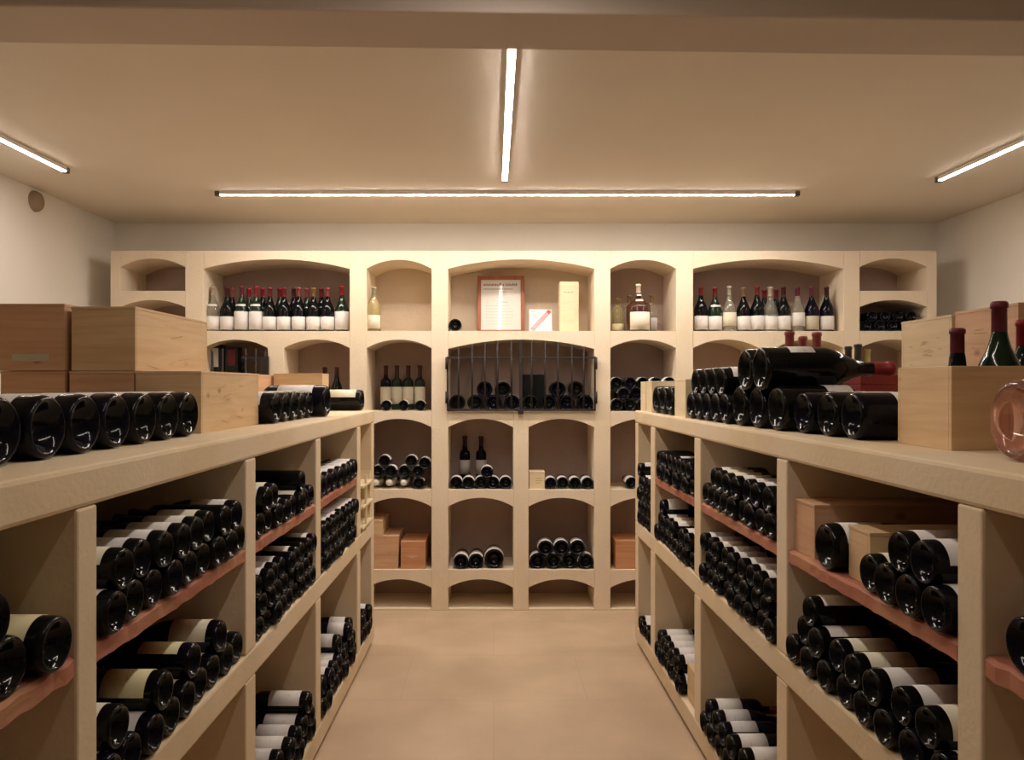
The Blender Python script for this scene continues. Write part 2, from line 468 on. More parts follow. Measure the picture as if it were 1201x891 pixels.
# ------------------------------------------------------------------ arched back shelving
YS, YD = 5.04, 5.42
def PX(x): return (x-579)/174.6
def PZ(y): return EYE-(y-452)/174.6
bs = empty('arched_shelving', (0, YS, 0))
tag(bs, 'wide cream stone wall shelving with arched niches at the end of the aisle', 'shelving unit')
def bbox(name, x0, x1, z0, z1, mat='stone_back', bev=.004, y0=0, y1=None):
    return boxobj(name, (x0, x1, y0, (YD-YS) if y1 is None else y1, z0, z1), mat, bs, bev)
def lintel(x0, x1, spring, crown, top, name='arched_lintel'):
    W = x1-x0; rise = crown-spring; rad = (W*W/4+rise*rise)/(2*rise); zc = crown-rad; xc = (x0+x1)/2
    n = 20; bm = bmesh.new()
    pts = [(x0, top), (x0, spring)]
    for i in range(1, n):
        x = x0+W*i/n
        pts.append((x, zc+math.sqrt(max(0, rad*rad-(x-xc)**2))))
    pts += [(x1, spring), (x1, top)]
    A = [bm.verts.new((x, .0, z)) for x, z in pts]; B = [bm.verts.new((x, YD-YS, z)) for x, z in pts]
    m = len(pts)
    for i in range(m): bm.faces.new((A[i], A[(i+1) % m], B[(i+1) % m], B[i]))
    bm.faces.new(A[::-1]); bm.faces.new(B)
    return obj(name, bm, 'stone_back', bs)
ZT = PZ(294)
ZA, ZB, ZC, ZD, ZE = PZ(388), PZ(482), PZ(574), PZ(668), PZ(713)
ZA1 = PZ(341)
piers_full = [(129.3,141),(217,238.6),(410,430),(506,525.5),(697,716),(793,813),(989.5,1008.5),(1087.5,1098.8)]
for a, b in piers_full: bbox('pier', PX(a), PX(b), 0, ZT)
for a, b in ((314,333),(890,909)): bbox('pier', PX(a), PX(b), 0, ZA)
bbox('pier', PX(602), PX(620), 0, ZB)
wide = [(238.6,410),(525.5,697),(813,989.5)]
small = [(141,217),(238.6,314),(333,410),(430,506),(525.5,602),(620,697),(716,793),(813,890),(909,989.5),(1008.5,1087.5)]
for a, b in wide: lintel(PX(a), PX(b), PZ(315), PZ(304), ZT)
for a, b in ((430,506),(716,793)): lintel(PX(a), PX(b), PZ(315), PZ(304.5), ZT)
for a, b in ((141,217),(1008.5,1087.5)):
    lintel(PX(a), PX(b), PZ(313), PZ(303), ZT)
    lintel(PX(a), PX(b), PZ(360), PZ(351.5), ZA1)
for a, b in small:
    if (a, b) not in ((525.5,602),(620,697)): lintel(PX(a), PX(b), PZ(408), PZ(398), ZA)
    lintel(PX(a), PX(b), PZ(501), PZ(491), ZB)
    lintel(PX(a), PX(b), PZ(594), PZ(583.5), ZC)
    lintel(PX(a), PX(b), PZ(689), PZ(679), ZD)
    bbox('sill', PX(a), PX(b), 0, .013, bev=.002)
lintel(PX(525.5), PX(697), PZ(409), PZ(398), ZA)
# niche back panels: mauve-brown plaster, with lamplight painted in paler behind the top centre
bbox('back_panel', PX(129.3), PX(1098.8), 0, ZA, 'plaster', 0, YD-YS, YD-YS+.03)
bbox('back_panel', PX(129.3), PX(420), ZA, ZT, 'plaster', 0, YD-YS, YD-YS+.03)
bbox('back_panel', PX(420), PX(706), ZA, ZT, 'lit_cream_plaster', 0, YD-YS, YD-YS+.03)
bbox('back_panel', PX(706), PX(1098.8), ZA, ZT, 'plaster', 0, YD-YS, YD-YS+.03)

# ------------------------------------------------------------------ contents of the side racks
W_ = (('white_paper', 5), ('grey_paper', 2), ('cream_paper', 1), (None, 1))
DL, DR = DIV['L'], DIV['R']
# left, nearest bay on plank
stack('L', .90, 1.285, PLT, .094, [[1, 2, 3], [1]], 'on plank in nearest bay of left rack', labs=(('yellow_paper', 1), ('cream_paper', 1)), margin=.0, n0=4)
# second bay
stack('L', DL[1][1], DL[2][0], PLT, .084, [9, 8], 'on plank in second bay of left rack', labs=W_, margin=.008)
stack('L', DL[1][1], DL[2][0], MT, .086, [9, [0, 2, 4, 6]], 'under plank in second bay of left rack', labs=(('white_paper', 3), ('yellow_paper', 1), ('cream_paper', 2)), margin=.005)
# third bay
stack('L', DL[2][1], DL[3][0], PLT, .084, [8, [0, 1, 5]], 'on plank in third bay of left rack', labs=W_)
stack('L', DL[2][1], DL[3][0], MT, .075, [9, 8, 9], 'under plank in third bay of left rack', labs=W_, margin=.01)
stack('L', DL[2][1], DL[3][0], BT, .082, [[2,3,4,5,6,7], [2,3,4,5,6], [6]], 'on base shelf, third bay of left rack', n0=8, labs=(('white_paper', 3), ('grey_paper', 1)), lz=(.11, .50))
# fourth bay
stack('L', DL[3][1], DL[4][0], PLT, .1, [7], 'on plank in fourth bay of left rack', labs=(('white_paper', 1),))
stack('L', DL[3][1], DL[4][0], MT, .076, [10, 9, 10], 'under plank in fourth bay of left rack', labs=(('white_paper', 1),), margin=.008, mass=True)
stack('L', DL[3][1], DL[4][0], BT, .085, [9, 8, [4, 6, 7]], 'on base shelf, fourth bay of left rack', labs=(('white_paper', 3), ('grey_paper', 1)), margin=.008, lz=(.10, .36))
stack('L', DL[4][1], DL[5][0], BT, .085, [4, 3], 'on base shelf, farthest bay of left rack', labs=(('white_paper', 1),), margin=0, mass=True)
# right, nearest bay
stack('R', 1.06, 1.267, PLT, .1, [[1]], 'on plank in nearest bay of right rack', margin=.0, n0=2, glass='glass_blue')
# second bay
stack('R', 1.40, 1.763, PLT, .09, [4, [0, 1]], 'on plank in second bay of right rack', labs=(('white_paper', 2), ('cream_paper', 1)), margin=.0, n0=4)
stack('R', DR[1][1], DR[2][0], MT, .083, [8, 7, [6]], 'under plank in second bay of right rack', labs=(('white_paper', 3), ('cream_paper', 2)), margin=.008, lz=(.10, .46))
# third bay
stack('R', DR[2][1], DR[3][0], PLT, .086, [9, [0, 1, 2, 3, 4, 5, 6]], 'on plank in third bay of right rack', labs=(('white_paper', 2), ('cream_paper', 1)), margin=.008)
stack('R', DR[2][1], DR[3][0], MT, .075, [9, 8, 9], 'under plank in third bay of right rack', labs=W_, margin=.008)
stack('R', DR[2][1], DR[3][0], BT, .085, [[2,3,4,5,6,7], [2,3,4,5,6]], 'on base shelf, third bay of right rack', n0=8, labs=(('white_paper', 4), ('grey_paper', 1)), margin=.01, lz=(.11, .42))
# fourth bay
stack('R', DR[3][1], DR[4][0], PLT, .078, [9, 8], 'on plank in fourth bay of right rack', labs=(('grey_paper', 1), (None, 3)), margin=.01, mass=True)
stack('R', DR[3][1], DR[4][0], MT, .082, [8, [0, 1, 3, 4, 5, 6], [6]], 'under plank in fourth bay of right rack', labs=(('cream_paper', 1), ('white_paper', 1)), margin=.01)
stack('R', 3.35, DR[4][0], BT, .084, [6, 5], 'on base shelf, fourth bay of right rack', labs=(('white_paper', 1),), margin=.008, lz=(.12, .55))
stack('R', DR[4][1], DR[5][0], MT, .078, [4, 3, 4, 3, [3]], 'in upper farthest bay of right rack', labs=W_, margin=.006, mass=True)
stack('R', DR[4][1], DR[5][0], BT, .078, [4], 'on base shelf in farthest bay of right rack', labs=(('white_paper', 1),), margin=.006)

def join_mass():
    me = bpy.data.meshes.new('bottle_mass'); bm = bmesh.new(); mats = []
    for o in MASS:
        for c in [o]+list(o.children):
            mt = c.data.materials[0]
            if mt not in mats: mats.append(mt); me.materials.append(mt)
            k = len(bm.faces); nv = len(bm.verts)
            bm.from_mesh(c.data); bm.verts.ensure_lookup_table(); bm.faces.ensure_lookup_table()
            for v in bm.verts[nv:]: v.co = o.matrix_world @ v.co
            for f in bm.faces[k:]: f.material_index = mats.index(mt)
    bm.to_mesh(me); bm.free()
    r = bpy.data.objects.new('stacked_bottles', me); COL.objects.link(r)
    tag(r, 'small looking dark wine bottles stacked in the far bays of both racks', 'wine bottles', None, 'stuff')
    for o in MASS:
        for c in list(o.children): bpy.data.objects.remove(c)
        bpy.data.objects.remove(o)
    MASS.clear()
join_mass()

# ------------------------------------------------------------------ crates
def strokes(parent, face, u0, u1, v0, v1, mat, n, seed, name='printed_mark', off=.0006):
    """short printed strokes on a crate face; face='x+','x-','y-': plane coordinate given"""
    ax, c = face
    rr = random.Random(seed); bm = bmesh.new()
    for i in range(n):
        u = rr.uniform(u0, u1); v = rr.uniform(v0, v1); l = rr.uniform(.08, .3)*(u1-u0); t_ = rr.uniform(.0015, .004)
        u2 = min(u+l, u1); sl = rr.uniform(-.3, .3)*(u2-u)
        q = [(u, v), (u2, v+sl), (u2, v+sl+t_), (u, v+t_)]
        if ax == 'y': vs = [bm.verts.new((a, c, b)) for a, b in q]
        else: vs = [bm.verts.new((c, a, b)) for a, b in q]
        bm.faces.new(vs)
    return obj(name, bm, mat, parent)

def crate(x0, x1, y0, y1, z0, h, mat, label, side=None, group=None, lid=True, lidh=.009, parts=None, cat='wine crate', t=.011):
    """wooden case with butt-jointed boards; coordinates in rack frame if side given"""
    cx, cy = (x0+x1)/2, (y0+y1)/2
    if side:
        m = FRAME[side] @ Matrix.Translation((cx, cy, z0)); loc = m.translation; rz = (-TH if side == 'L' else TH)
    else: loc = (cx, cy, z0); rz = 0
    r = empty('wooden_crate', loc, rz); tag(r, label, cat, group)
    a, b, c, d_ = x0-cx, x1-cx, y0-cy, y1-cy
    H = h-(lidh if lid else 0)
    bm = bmesh.new()
    box(bm, a, b, c, c+t, 0, H, .0015); box(bm, a, b, d_-t, d_, 0, H, .0015)
    box(bm, a, a+t, c+t, d_-t, 0, H, .0012); box(bm, b-t, b, c+t, d_-t, 0, H, .0012)
    box(bm, a+t, b-t, c+t, d_-t, 0, .008)
    obj('crate_body', bm, mat, r)
    if lid:
        bm = bmesh.new(); box(bm, a-.001, b+.001, c-.001, d_+.001, H, h, .0015)
        obj('crate_lid', bm, mat, r)
    return r
def wx(side, x, y):  # world x -> rack frame x
    return x - FRAME[side].translation.x - (TH if side == 'L' else -TH)*y
cz = TOPZ['L']
G1 = 'wooden wine crates on the left worktop'
LX = -.7406
# rack-frame x = world x - frame origin -/+ yaw*y ; at y~2.4 yaw shift .022
c1 = crate(-1.070-LX-.022, -.872-LX-.022, 2.24, 2.77, cz, .187, 'pine', 'pine wine crate at the aisle edge, behind the near bottles on left worktop', 'L', G1)
strokes(c1, ('x', .0996+.001), -.12, .12, .03, .15, 'brand_ink', 7, 3)
crate(-1.268-LX-.022, -1.074-LX-.022, 2.24, 2.76, cz, .187, 'red_pine', 'bottom pine crate under the second crate stack on left worktop', 'L', G1)
crate(-1.475-LX-.022, -1.283-LX-.022, 2.24, 2.74, cz, .187, 'red_pine', 'bottom crate of the leftmost stack on the left worktop', 'L', G1)
c2 = crate(-1.262-LX-.022, -1.070-LX-.022, 2.24, 2.79, cz+.188, .192, 'pine', 'upper pine crate with a bright side, right one of two top crates', 'L', G1)
strokes(c2, ('x', .0975), -.25, .1, .02, .14, 'brand_ink', 6, 5)
c3 = crate(-1.478-LX-.022, -1.280-LX-.022, 2.235, 2.74, cz+.188, .200, 'red_pine', 'upper reddish crate with a pale paper sticker, far left', 'L', G1)
bm = bmesh.new(); box(bm, -.058, .052, -.2537, -.2527, .028, .05); obj('paper_label', bm, 'beige_paper', c3)['label'] = 'pale torn paper sticker'
crate(-1.187-LX-.03, -.925-LX-.03, 4.02, 4.17, cz, .208, 'pine', 'wide light crate standing crosswise near far end of left worktop', 'L', G1)
crate(-1.56-LX-.03, -1.20-LX-.03, 3.80, 4.12, cz, .20, 'red_pine', 'reddish crate seen above the near crate, far left worktop', 'L', G1)

# left worktop bottles: big row near, smaller row behind the crate
for i, y in enumerate([1.305, 1.445, 1.575, 1.705, 1.840, 1.972, 2.105]):
    bottle(m_side('L', .13, y, cz+.0635, random.uniform(-.15,.15)), f'large dark bottle {ORD[i]} from near end of front row on left worktop', 'large bottles lying on the left worktop',
           'burgundy', .125, .40, 'glass_blue' if i < 4 else 'glass_dark', 'cap_dark', 'white_paper', (.12,.42), 80)
for i, y in enumerate([2.83, 2.952, 3.074, 3.196, 3.318]):
    bottle(m_side('L', .10, y, cz+.0605, random.uniform(-.2,.2)), f'dark bottle {ORD[i]} from near end of the far row, left worktop', 'far bottles on the left worktop',
           'burgundy', .118, .36, 'glass_dark', 'cap_dark', 'grey_paper', (.14,.40), 70)
bottle(m_side('L', .055, 3.455, cz+.073), 'bigger dark bottle with broad white label ending the far row on left worktop', 'far bottles on the left worktop', 'bordeaux', .143, .42, 'glass_blue', 'cap_dark', 'white_paper', (.14,.52), 95)
bottle(m_side('L', .05, 4.305, cz+.0605, .2), 'dark bottle with cream label lying at far end of left worktop', 'far bottles on the left worktop', 'bordeaux', .118, .36, 'glass_dark', 'cap_dark', 'cream_paper', (.09,.52), 85)

# right worktop
cr = TOPZ['R']
RX = .8695
G2 = 'wooden wine crates on the right worktop'
def rc(x0, x1, y0, y1, z, h, mat, label, **k):
    sh = TH*(y0+y1)/2
    return crate(x0-RX+sh, x1-RX+sh, y0, y1, z, h, mat, label, 'R', G2, **k)
rd = rc(1.025, 1.46, 1.68, 1.90, cr, .190, 'pine', 'open pine crate holding upright bottles beside the rose bottle', lid=False)
rc(1.45, 1.80, 2.07, 2.35, cr, .187, 'pine', 'bottom crate under the marked crate behind the open crate')
re_ = rc(1.45, 1.80, 2.372, 2.66, cr, .187, 'pine', 'bottom crate of the farther marked stack behind the open crate')
f1 = rc(1.45, 1.82, 2.07, 2.35, cr+.188, .188, 'red_pine', 'top crate with scribbled print, nearest right wall, behind bottle necks')
f2 = rc(1.45, 1.80, 2.372, 2.66, cr+.188, .183, 'pale_pine', 'top pale crate with swirled mark, beside the big red capsule')
strokes(f1, ('x', -.186), -.11, .11, .04, .17, 'brand_ink', 9, 11)
strokes(f2, ('x', -.1765), -.12, .09, .02, .15, 'brand_ink', 9, 12)
rc(.866, 1.19, 3.39, 3.585, cr, .176, 'cream_wood', 'pale crate with end facing aisle, behind the pyramid of big bottles')
rc(.858, 1.22, 4.07, 4.215, cr, .170, 'cream_wood', 'thin pale crate just behind the three stubby bottles')
rc(.858, 1.20, 4.24, 4.375, cr, .168, 'cream_wood', 'farthest small crate at the end of right worktop')
# upright bottles in the open crate
for x, y, d_, L_, cp_, g_, tx in ((1.100,1.78,.075,.272,'cap_plum','glass_dark','bottle with plum capsule leftmost in the open crate on right worktop'),
                          (1.196,1.775,.098,.335,'cap_plum','glass_green','green shouldered bottle with dark plum capsule standing in the open crate'),
                          (1.298,1.838,.09,.297,'cap_bright','glass_green','green bottle with red capsule at right edge of the open crate')):
    bottle(m_stand(x, y, cr+.0085), tx, 'bottles standing in the open crate', 'burgundy', d_, L_, g_, cp_, 'white_paper', capz=.72 if d_ > .08 else .66)
# rose bottle
bottle(m_side('R', .135, 1.43, cr+.0795, .9), 'large clear rose wine bottle lying at right edge of right worktop', None, 'champagne', .157, .42, 'glass_rose', 'cap_foil', None)
# big bottles pyramid
GB = 'bottles piled on the right worktop'
DP = .05
front = [(3.325,.116),(3.207,.116),(3.089,.116),(2.971,.116),(2.853,.116),(2.715,.146),(2.566,.146),(2.418,.146),(2.277,.127),(2.147,.127),(2.018,.127)]
offs = [.03]*5+[.04,.05,.06,.085,.10,.11]
for i, ((y, d_), of) in enumerate(zip(front, offs)):
    sz = 'small' if d_ < .12 else ('big' if d_ > .14 else 'mid-size')
    if i == 10: tx = 'dark bottle nearest the open crate in bottom row of the pile'
    else: tx = f'{sz} dark bottle {ORD[i]} from far end in bottom row, right worktop pile'
    bottle(m_side('R', of, y, cr+d_/2+.0008, random.uniform(-.1,.1)), tx, GB, 'burgundy', d_, .30 if d_ < .12 else (.44 if d_ > .14 else .40), 'glass_dark' if i % 2 else 'glass_blue', 'cap_dark', 'white_paper', (.34,.52) if d_ > .14 else (.25,.48), 70)
h1 = math.sqrt(.117**2-.059**2)
for i, y in enumerate([3.266, 3.148, 3.030, 2.912]):
    bottle(m_side('R', .035, y, cr+.058+h1+.001), f'small dark bottle {ORD[i]} from far end in second row, right worktop pile', GB, 'burgundy', .116, .30, 'glass_dark', 'cap_dark', 'white_paper', (.12,.35), 70)
h2 = math.sqrt(.147**2-.0745**2)
for y, tx in ((2.6405+.0, 'big dark bottle on top of pile beside the one with white label'), (2.492, 'big lying bottle with white label and red capsule topping the pile')):
    bottle(m_side('R', .035, y, cr+.073+h2+.002, -.05, 0), tx, GB, 'burgundy', .146, .447, 'glass_dark', 'cap_bright', 'white_paper', (.19,.37), 48, capz=.84)
# three stubby bottles between the pale crates
for i, y in enumerate([3.668, 3.814, 3.960]):
    bottle(m_side('R', .02, y, cr+.0725), f'dark bottle {ORD[i]} from near crate, between pale crates on right worktop', 'bottles between the pale crates', 'bordeaux', .142, .34, 'glass_dark', 'cap_black', 'grey_paper', (.15,.5), 70)
# upright magnums behind the pile
for x, y, L_, tx in ((1.270,3.22,.378,'left'), (1.385,3.36,.365,'middle'), (1.378,3.20,.372,'right')):
    bottle(m_stand(x, y, cr+.0005), f'upright bottle with red capsule, {tx} of three poking above the pile', 'red capped bottles behind the pile', 'burgundy', .095, L_, 'glass_dark', 'cap_salmon', 'white_paper', capz=.83)
for x, y, L_, tx in ((1.858,3.93,.350,'black capped upright bottle nearer the arches behind the red capsule'), (1.845,3.80,.354,'black capped upright bottle right of its twin behind red capsule')):
    bottle(m_stand(x, y, cr+.0005), tx, 'black capped bottles', 'bordeaux', .078, L_, 'glass_dark', 'cap_black', 'white_paper', capz=.76)
# red gift box behind the red capsule
rb = empty('gift_box', (1.50, 2.98, cr)); tag(rb, 'dark red gift box lying behind the big bottle with red capsule', 'gift box')
bm = bmesh.new(); box(bm, -.10, .09, -.12, .12, 0, .150, .003); obj('box_base', bm, 'red_card', rb)
bm = bmesh.new(); box(bm, -.102, .092, -.122, .122, .1505, .188, .003); obj('box_lid', bm, 'red_card', rb)

# crates on the rack planks
crate(.875-RX+.018, 1.37-RX+.018, 2.045, 2.172, PLT, .150, 'red_pine', 'crate against the far divider on plank in second bay, right rack', 'R', 'crates on the right rack plank')
crate(.885-RX+.018, 1.22-RX+.018, 1.768, 1.872, PLT, .128, 'pine', 'narrow pine crate between lying bottles on plank, right rack', 'R', 'crates on the right rack plank')
bottle(m_side('R', .0, 1.935, PLT+.0605), 'single fat dark bottle between two crates on right rack plank', None, 'burgundy', .119, .36, 'glass_dark', 'cap_dark', 'white_paper', (.1,.4))
crate(.862-RX+.03, 1.10-RX+.03, 3.165, 3.335, BT, .160, 'pine', 'small crate beside bottles on base shelf of right rack', 'R', None)

# small open crate with shelves standing in farthest left bay
lc = empty('open_crate', FRAME['L'] @ Vector((-.14, 4.15, MT)), -TH)
tag(lc, 'pale open wooden crate with cross slats in farthest bay of left rack', 'open crate')
bm = bmesh.new()
box(bm, -.14, .135, -.165, -.151, 0, .30, .001); box(bm, -.14, .135, .151, .165, 0, .30, .001); box(bm, -.14, -.128, -.151, .151, 0, .30, .001)
obj('crate_body', bm, 'cream_wood', lc)
for z in (.02, .13, .24):
    bm = bmesh.new(); box(bm, -.128, .150, -.151, .151, z, z+.012, .001); obj('slat', bm, 'cream_wood', lc)
bm = bmesh.new(); box(bm, .137, .148, -.05, -.03, .0, .30, .001); obj('upright_slat', bm, 'cream_wood', lc)

# ------------------------------------------------------------------ contents of the arched shelving
# top left wide niche: ten burgundies in front, seven behind
PF = 171.5
def BX(px, y): return (px-579)/F*y
yf = 5.135
spec = [(249.8,'glass_clear','cap_grey','white_paper','clear bottle with white shoulder label, leftmost'),
        (266.5,'glass_dark','cap_dark','white_paper','dark bottle with dark capsule, second from left'),
        (283.3,'glass_green','cap_plum','white_paper','green bottle with tall label and shoulder label, third from left'),
        (300.4,'glass_green','cap_bright','white_paper','green bottle with bright red capsule, fourth from left'),
        (316.6,'glass_dark','cap_red','white_paper','dark bottle with red capsule, fifth from left'),
        (333.2,'glass_dark','cap_red','white_paper','dark bottle with short white label, sixth from left'),
        (350.5,'glass_dark','cap_salmon','white_paper','dark bottle with salmon capsule, seventh from left'),
        (367.8,'glass_dark','cap_olive','white_paper','dark bottle with olive capsule, eighth from left'),
        (384.3,'glass_dark','cap_salmon','white_paper','dark bottle, ninth from left'),
        (401.1,'glass_green','cap_bright','white_paper','green bottle with tall cream label, rightmost')]
for px, g, cp_, lb, tx in spec:
    tall = 'tall' in tx or g == 'glass_green'
    L_ = .312 if g != 'glass_dark' else .30+random.uniform(0,.006)
    bottle(m_stand(BX(px, yf), yf, ZA+.0004), tx + ' in front, upper left niche', 'front bottles in the upper left niche', 'burgundy', .094, L_, g, cp_, lb, (.04,.44) if tall else (.04,.335), 80,
           neck='white_paper' if px < 310 and g != 'glass_dark' else None)
for i, px in enumerate([272, 292, 308, 328, 344.5, 360, 377]):
    yb = 5.26
    bottle(m_stand(BX(px, yb), yb, ZA+.0004), f'bottle {ORD[i]} from left in rear row of upper left niche', 'rear bottles in the upper left niche', 'burgundy', .086, .315, 'glass_green' if i % 2 else 'glass_dark', ['cap_salmon','cap_bright','cap_bright','cap_red','cap_dark','cap_salmon','cap_red'][i], 'white_paper', (.06,.34), 80)
spec = [(822,'glass_dark','cap_red','white_paper',0,'dark bottle with red capsule, leftmost'),
        (838.5,'glass_green','cap_red','white_paper',1,'green bottle with white shoulder label, second from left'),
        (855.3,'glass_clear','cap_grey','cream_paper',2,'clear grey bottle with raised label, third from left'),
        (872,'glass_dark','cap_olive','white_paper',0,'dark bottle with olive capsule, fourth from left'),
        (888,'glass_dark','cap_red','white_paper',0,'dark bottle, fifth from left'),
        (903.5,'glass_clear','cap_grey','white_paper',0,'clear bottle, sixth from left'),
        (919,'glass_dark','cap_dark','white_paper',0,'dark bottle, seventh from left'),
        (935.5,'glass_clear','cap_plum','white_paper',2,'clear bottle with plum capsule and raised label, eighth from left'),
        (952,'glass_blue','cap_plum','beige_paper',0,'dark bottle with beige label, ninth from left'),
        (969.5,'glass_blue','cap_dark','white_paper',0,'dark bottle, rightmost')]
for px, g, cp_, lb, md, tx in spec:
    bottle(m_stand(BX(px, yf), yf, ZA+.0004), tx + ' in front, upper right niche', 'front bottles in the upper right niche', 'burgundy', .093, .302+random.uniform(0,.01), g, cp_, lb, (.12,.42) if md == 2 else (.04,.345), 80,
           neck='white_paper' if md == 1 else None)
for i, px in enumerate([896.5, 910.5]):
    bottle(m_stand(BX(px, 5.25), 5.25, ZA+.0004), f'bottle {ORD[i]} from left in rear row of upper right niche', 'rear bottles in the upper right niche', 'burgundy', .08, .305, 'glass_dark', 'cap_red', 'white_paper')
# golden bottle alone
bottle(m_stand(BX(438.6, 5.12), 5.12, ZA+.0004), 'pale gold sparkling wine bottle standing alone in its arched niche', None, 'champagne', .098, .305, 'glass_gold', 'cap_grey', 'cream_paper', (.06,.36), 70, capz=.74)
# centre niche
bottle(m_back(BX(533.8, 5.07), 5.07, ZA+.0435), 'dark bottle lying base outwards left of the framed document', None, 'burgundy', .086, .30, 'glass_dark', 'cap_dark', 'white_paper')
fr = empty('framed_document', (BX(587.5, 5.30), 5.30, ZA)); fr.rotation_euler = (R(-7), 0, 0)
tag(fr, 'framed printed document in red brown wood frame leaning in centre niche', 'framed document')
bm = bmesh.new(); hw, hh, t_ = .167, .415, .026
box(bm, -hw, hw, -.012, .012, 0, t_, .002); box(bm, -hw, hw, -.012, .012, hh-t_, hh, .002)
box(bm, -hw, -hw+t_, -.012, .012, t_, hh-t_, .002); box(bm, hw-t_, hw, -.012, .012, t_, hh-t_, .002)
obj('frame', bm, 'frame_wood', fr)
bm = bmesh.new(); box(bm, -hw+t_, hw-t_, -.002, .004, t_, hh-t_); obj('printed_sheet', bm, 'sheet', fr)
def bars(parent, quads, mat, y, name='printing'):
    bm = bmesh.new()
    for (a, b, c, d_) in quads:
        vs = [bm.verts.new(p) for p in ((a, y, c), (b, y, c), (b, y, d_), (a, y, d_))]; bm.faces.new(vs)
    return obj(name, bm, mat, parent)
q = []
rr = random.Random(4)
x = -.125
while x < .118:
    wd = rr.uniform(.006, .014)
    if not (-.012 < x < .004) and not (.018 < x < .03): q.append((x, x+wd*.75, .345, .345+rr.choice([.012,.015,.018])))
    x += wd
x = -.125
while x < .08:
    wd = rr.uniform(.008, .02); q.append((x, x+wd*.8, .318, .324)); x += wd
q += [(-.008,.004,.348,.366), (-.02,.04,.30,.303), (.0,.05,.225,.2275)]
for k in range(7): q.append((-.11, .11-rr.uniform(0,.05), .20-k*.022, .2012-k*.022))
bars(fr, q, 'ink', -.0026)
# white card with diagonal ribbon print
cd = empty('small_card', (BX(633, 5.18), 5.18, ZA)); cd.rotation_euler = (R(-12), 0, 0)
tag(cd, 'small white card with diagonal red lettered band in centre niche', 'card')
bm = bmesh.new(); box(bm, -.072, .085, -.003, .003, 0, .165, .001); obj('card_sheet', bm, 'white_card', cd)
def rot_quads(qs, ang, ox, oz):
    out = []
    for pts in qs:
        out.append([(ox+u*math.cos(ang)-v*math.sin(ang), oz+u*math.sin(ang)+v*math.cos(ang)) for u, v in pts])
    return out
def polyobj(parent, polys, mat, y, name):
    bm = bmesh.new()
    for p in polys: bm.faces.new([bm.verts.new((a, y, b)) for a, b in p])
    return obj(name, bm, mat, parent)
ang = R(48)
polyobj(cd, rot_quads([[(0,-.014),(.19,-.014),(.19,.014),(0,.014)]], ang, -.055, .014), 'pink_print', -.0034, 'ribbon_band')
lt = [[(0,.0105),(.19,.0105),(.19,.014),(0,.014)], [(0,-.014),(.19,-.014),(.19,-.0105),(0,-.0105)]]
rr = random.Random(9); u = .008
while u < .165:
    wd = rr.choice([.012,.014,.016])
    lt += [[(u,-.007),(u+.0028,-.007),(u+.0028,.007),(u,.007)]]
    k = rr.randint(0, 3)
    if k in (0, 2): lt += [[(u,.0045),(u+wd*.65,.0045),(u+wd*.65,.007),(u,.007)]]
    if k in (0, 1): lt += [[(u,-.007),(u+wd*.65,-.007),(u+wd*.65,-.0045),(u,-.0045)]]
    if k in (2, 3): lt += [[(u+wd*.5,-.007),(u+wd*.5+.0028,-.007),(u+wd*.5+.0028,.007),(u+wd*.5,.007)]]
    u += wd
lt += [[(.166,-.014),(.19,-.014),(.19,.014),(.166,.014)]]
polyobj(cd, rot_quads(lt, ang, -.055, .014), 'red_ribbon', -.0038, 'ribbon_lettering')
bars(cd, [(-.06,-.03,.145,.148),(-.055,-.025,.125,.128),(-.045,-.03,.105,.108),(-.04,-.034,.115,.122),(.0,.03,.02,.022),(.01,.04,.008,.010)], 'ink', -.0034)
# tall pale wooden box
tb = empty('bottle_box', (BX(665.5, 5.2), 5.2, ZA)); tag(tb, 'tall cream wooden gift box standing at right of centre niche', 'bottle box')
bm = bmesh.new(); box(bm, -.058, .072, -.06, .06, 0, .345, .003); obj('box_body', bm, 'cream_wood', tb)
bm = bmesh.new(); box(bm, -.050, .044, -.064, -.0605, .006, .338, .001); obj('sliding_panel', bm, 'cream_wood', tb)
bars(tb, [(-.03+.013*i, -.03+.013*i+.009, .268, .268+(.007 if i % 2 else .010)) for i in range(5)], 'brand_ink', -.0646)
# brandy niche
b_ = bottle(m_stand(BX(748.8, 5.13), 5.13, ZA+.0004), 'squat dark brandy bottle with cream label and cream capsule, centre right niche', None, 'brandy', .166, .325, 'glass_amber', 'cap_cream', 'cream_paper', (.03,.40), 52, cat='brandy bottle', name='brandy_bottle', capz=.78)
b_['label'] = 'squat dark brandy bottle with square cream label and long cream stopper'
for k_, (zz, rr_, hh_) in enumerate(((.243, .0300, .012), (.205, .047, .014))):
    bm = bmesh.new(); lathe(bm, [(rr_, zz), (rr_-.004, zz+hh_)], 16, R(-35), R(35))
    c_ = obj('bow_tie' if k_ == 0 else 'neck_label', bm, 'cap_cream', b_)
bottle(m_stand(BX(724.5, 5.2), 5.2, ZA+.0004), 'small gold bottle left of the brandy bottle', 'pale bottles by the brandy', 'squat', .078, .235, 'glass_gold', 'cap_olive', 'yellow_paper', (.05,.25), 80, cat='spirit bottle')
bottle(m_stand(BX(738, 5.31), 5.31, ZA+.0004), 'pale bottle half hidden behind left of the brandy bottle', 'pale bottles by the brandy', 'bordeaux', .075, .27, 'glass_clear', 'cap_olive', None, cat='spirit bottle')
bottle(m_stand(BX(764.5, 5.28), 5.28, ZA+.0004), 'clear bottle behind the right side of the brandy bottle', 'pale bottles by the brandy', 'bordeaux', .075, .27, 'glass_clear', 'cap_olive', 'grey_paper', cat='spirit bottle')

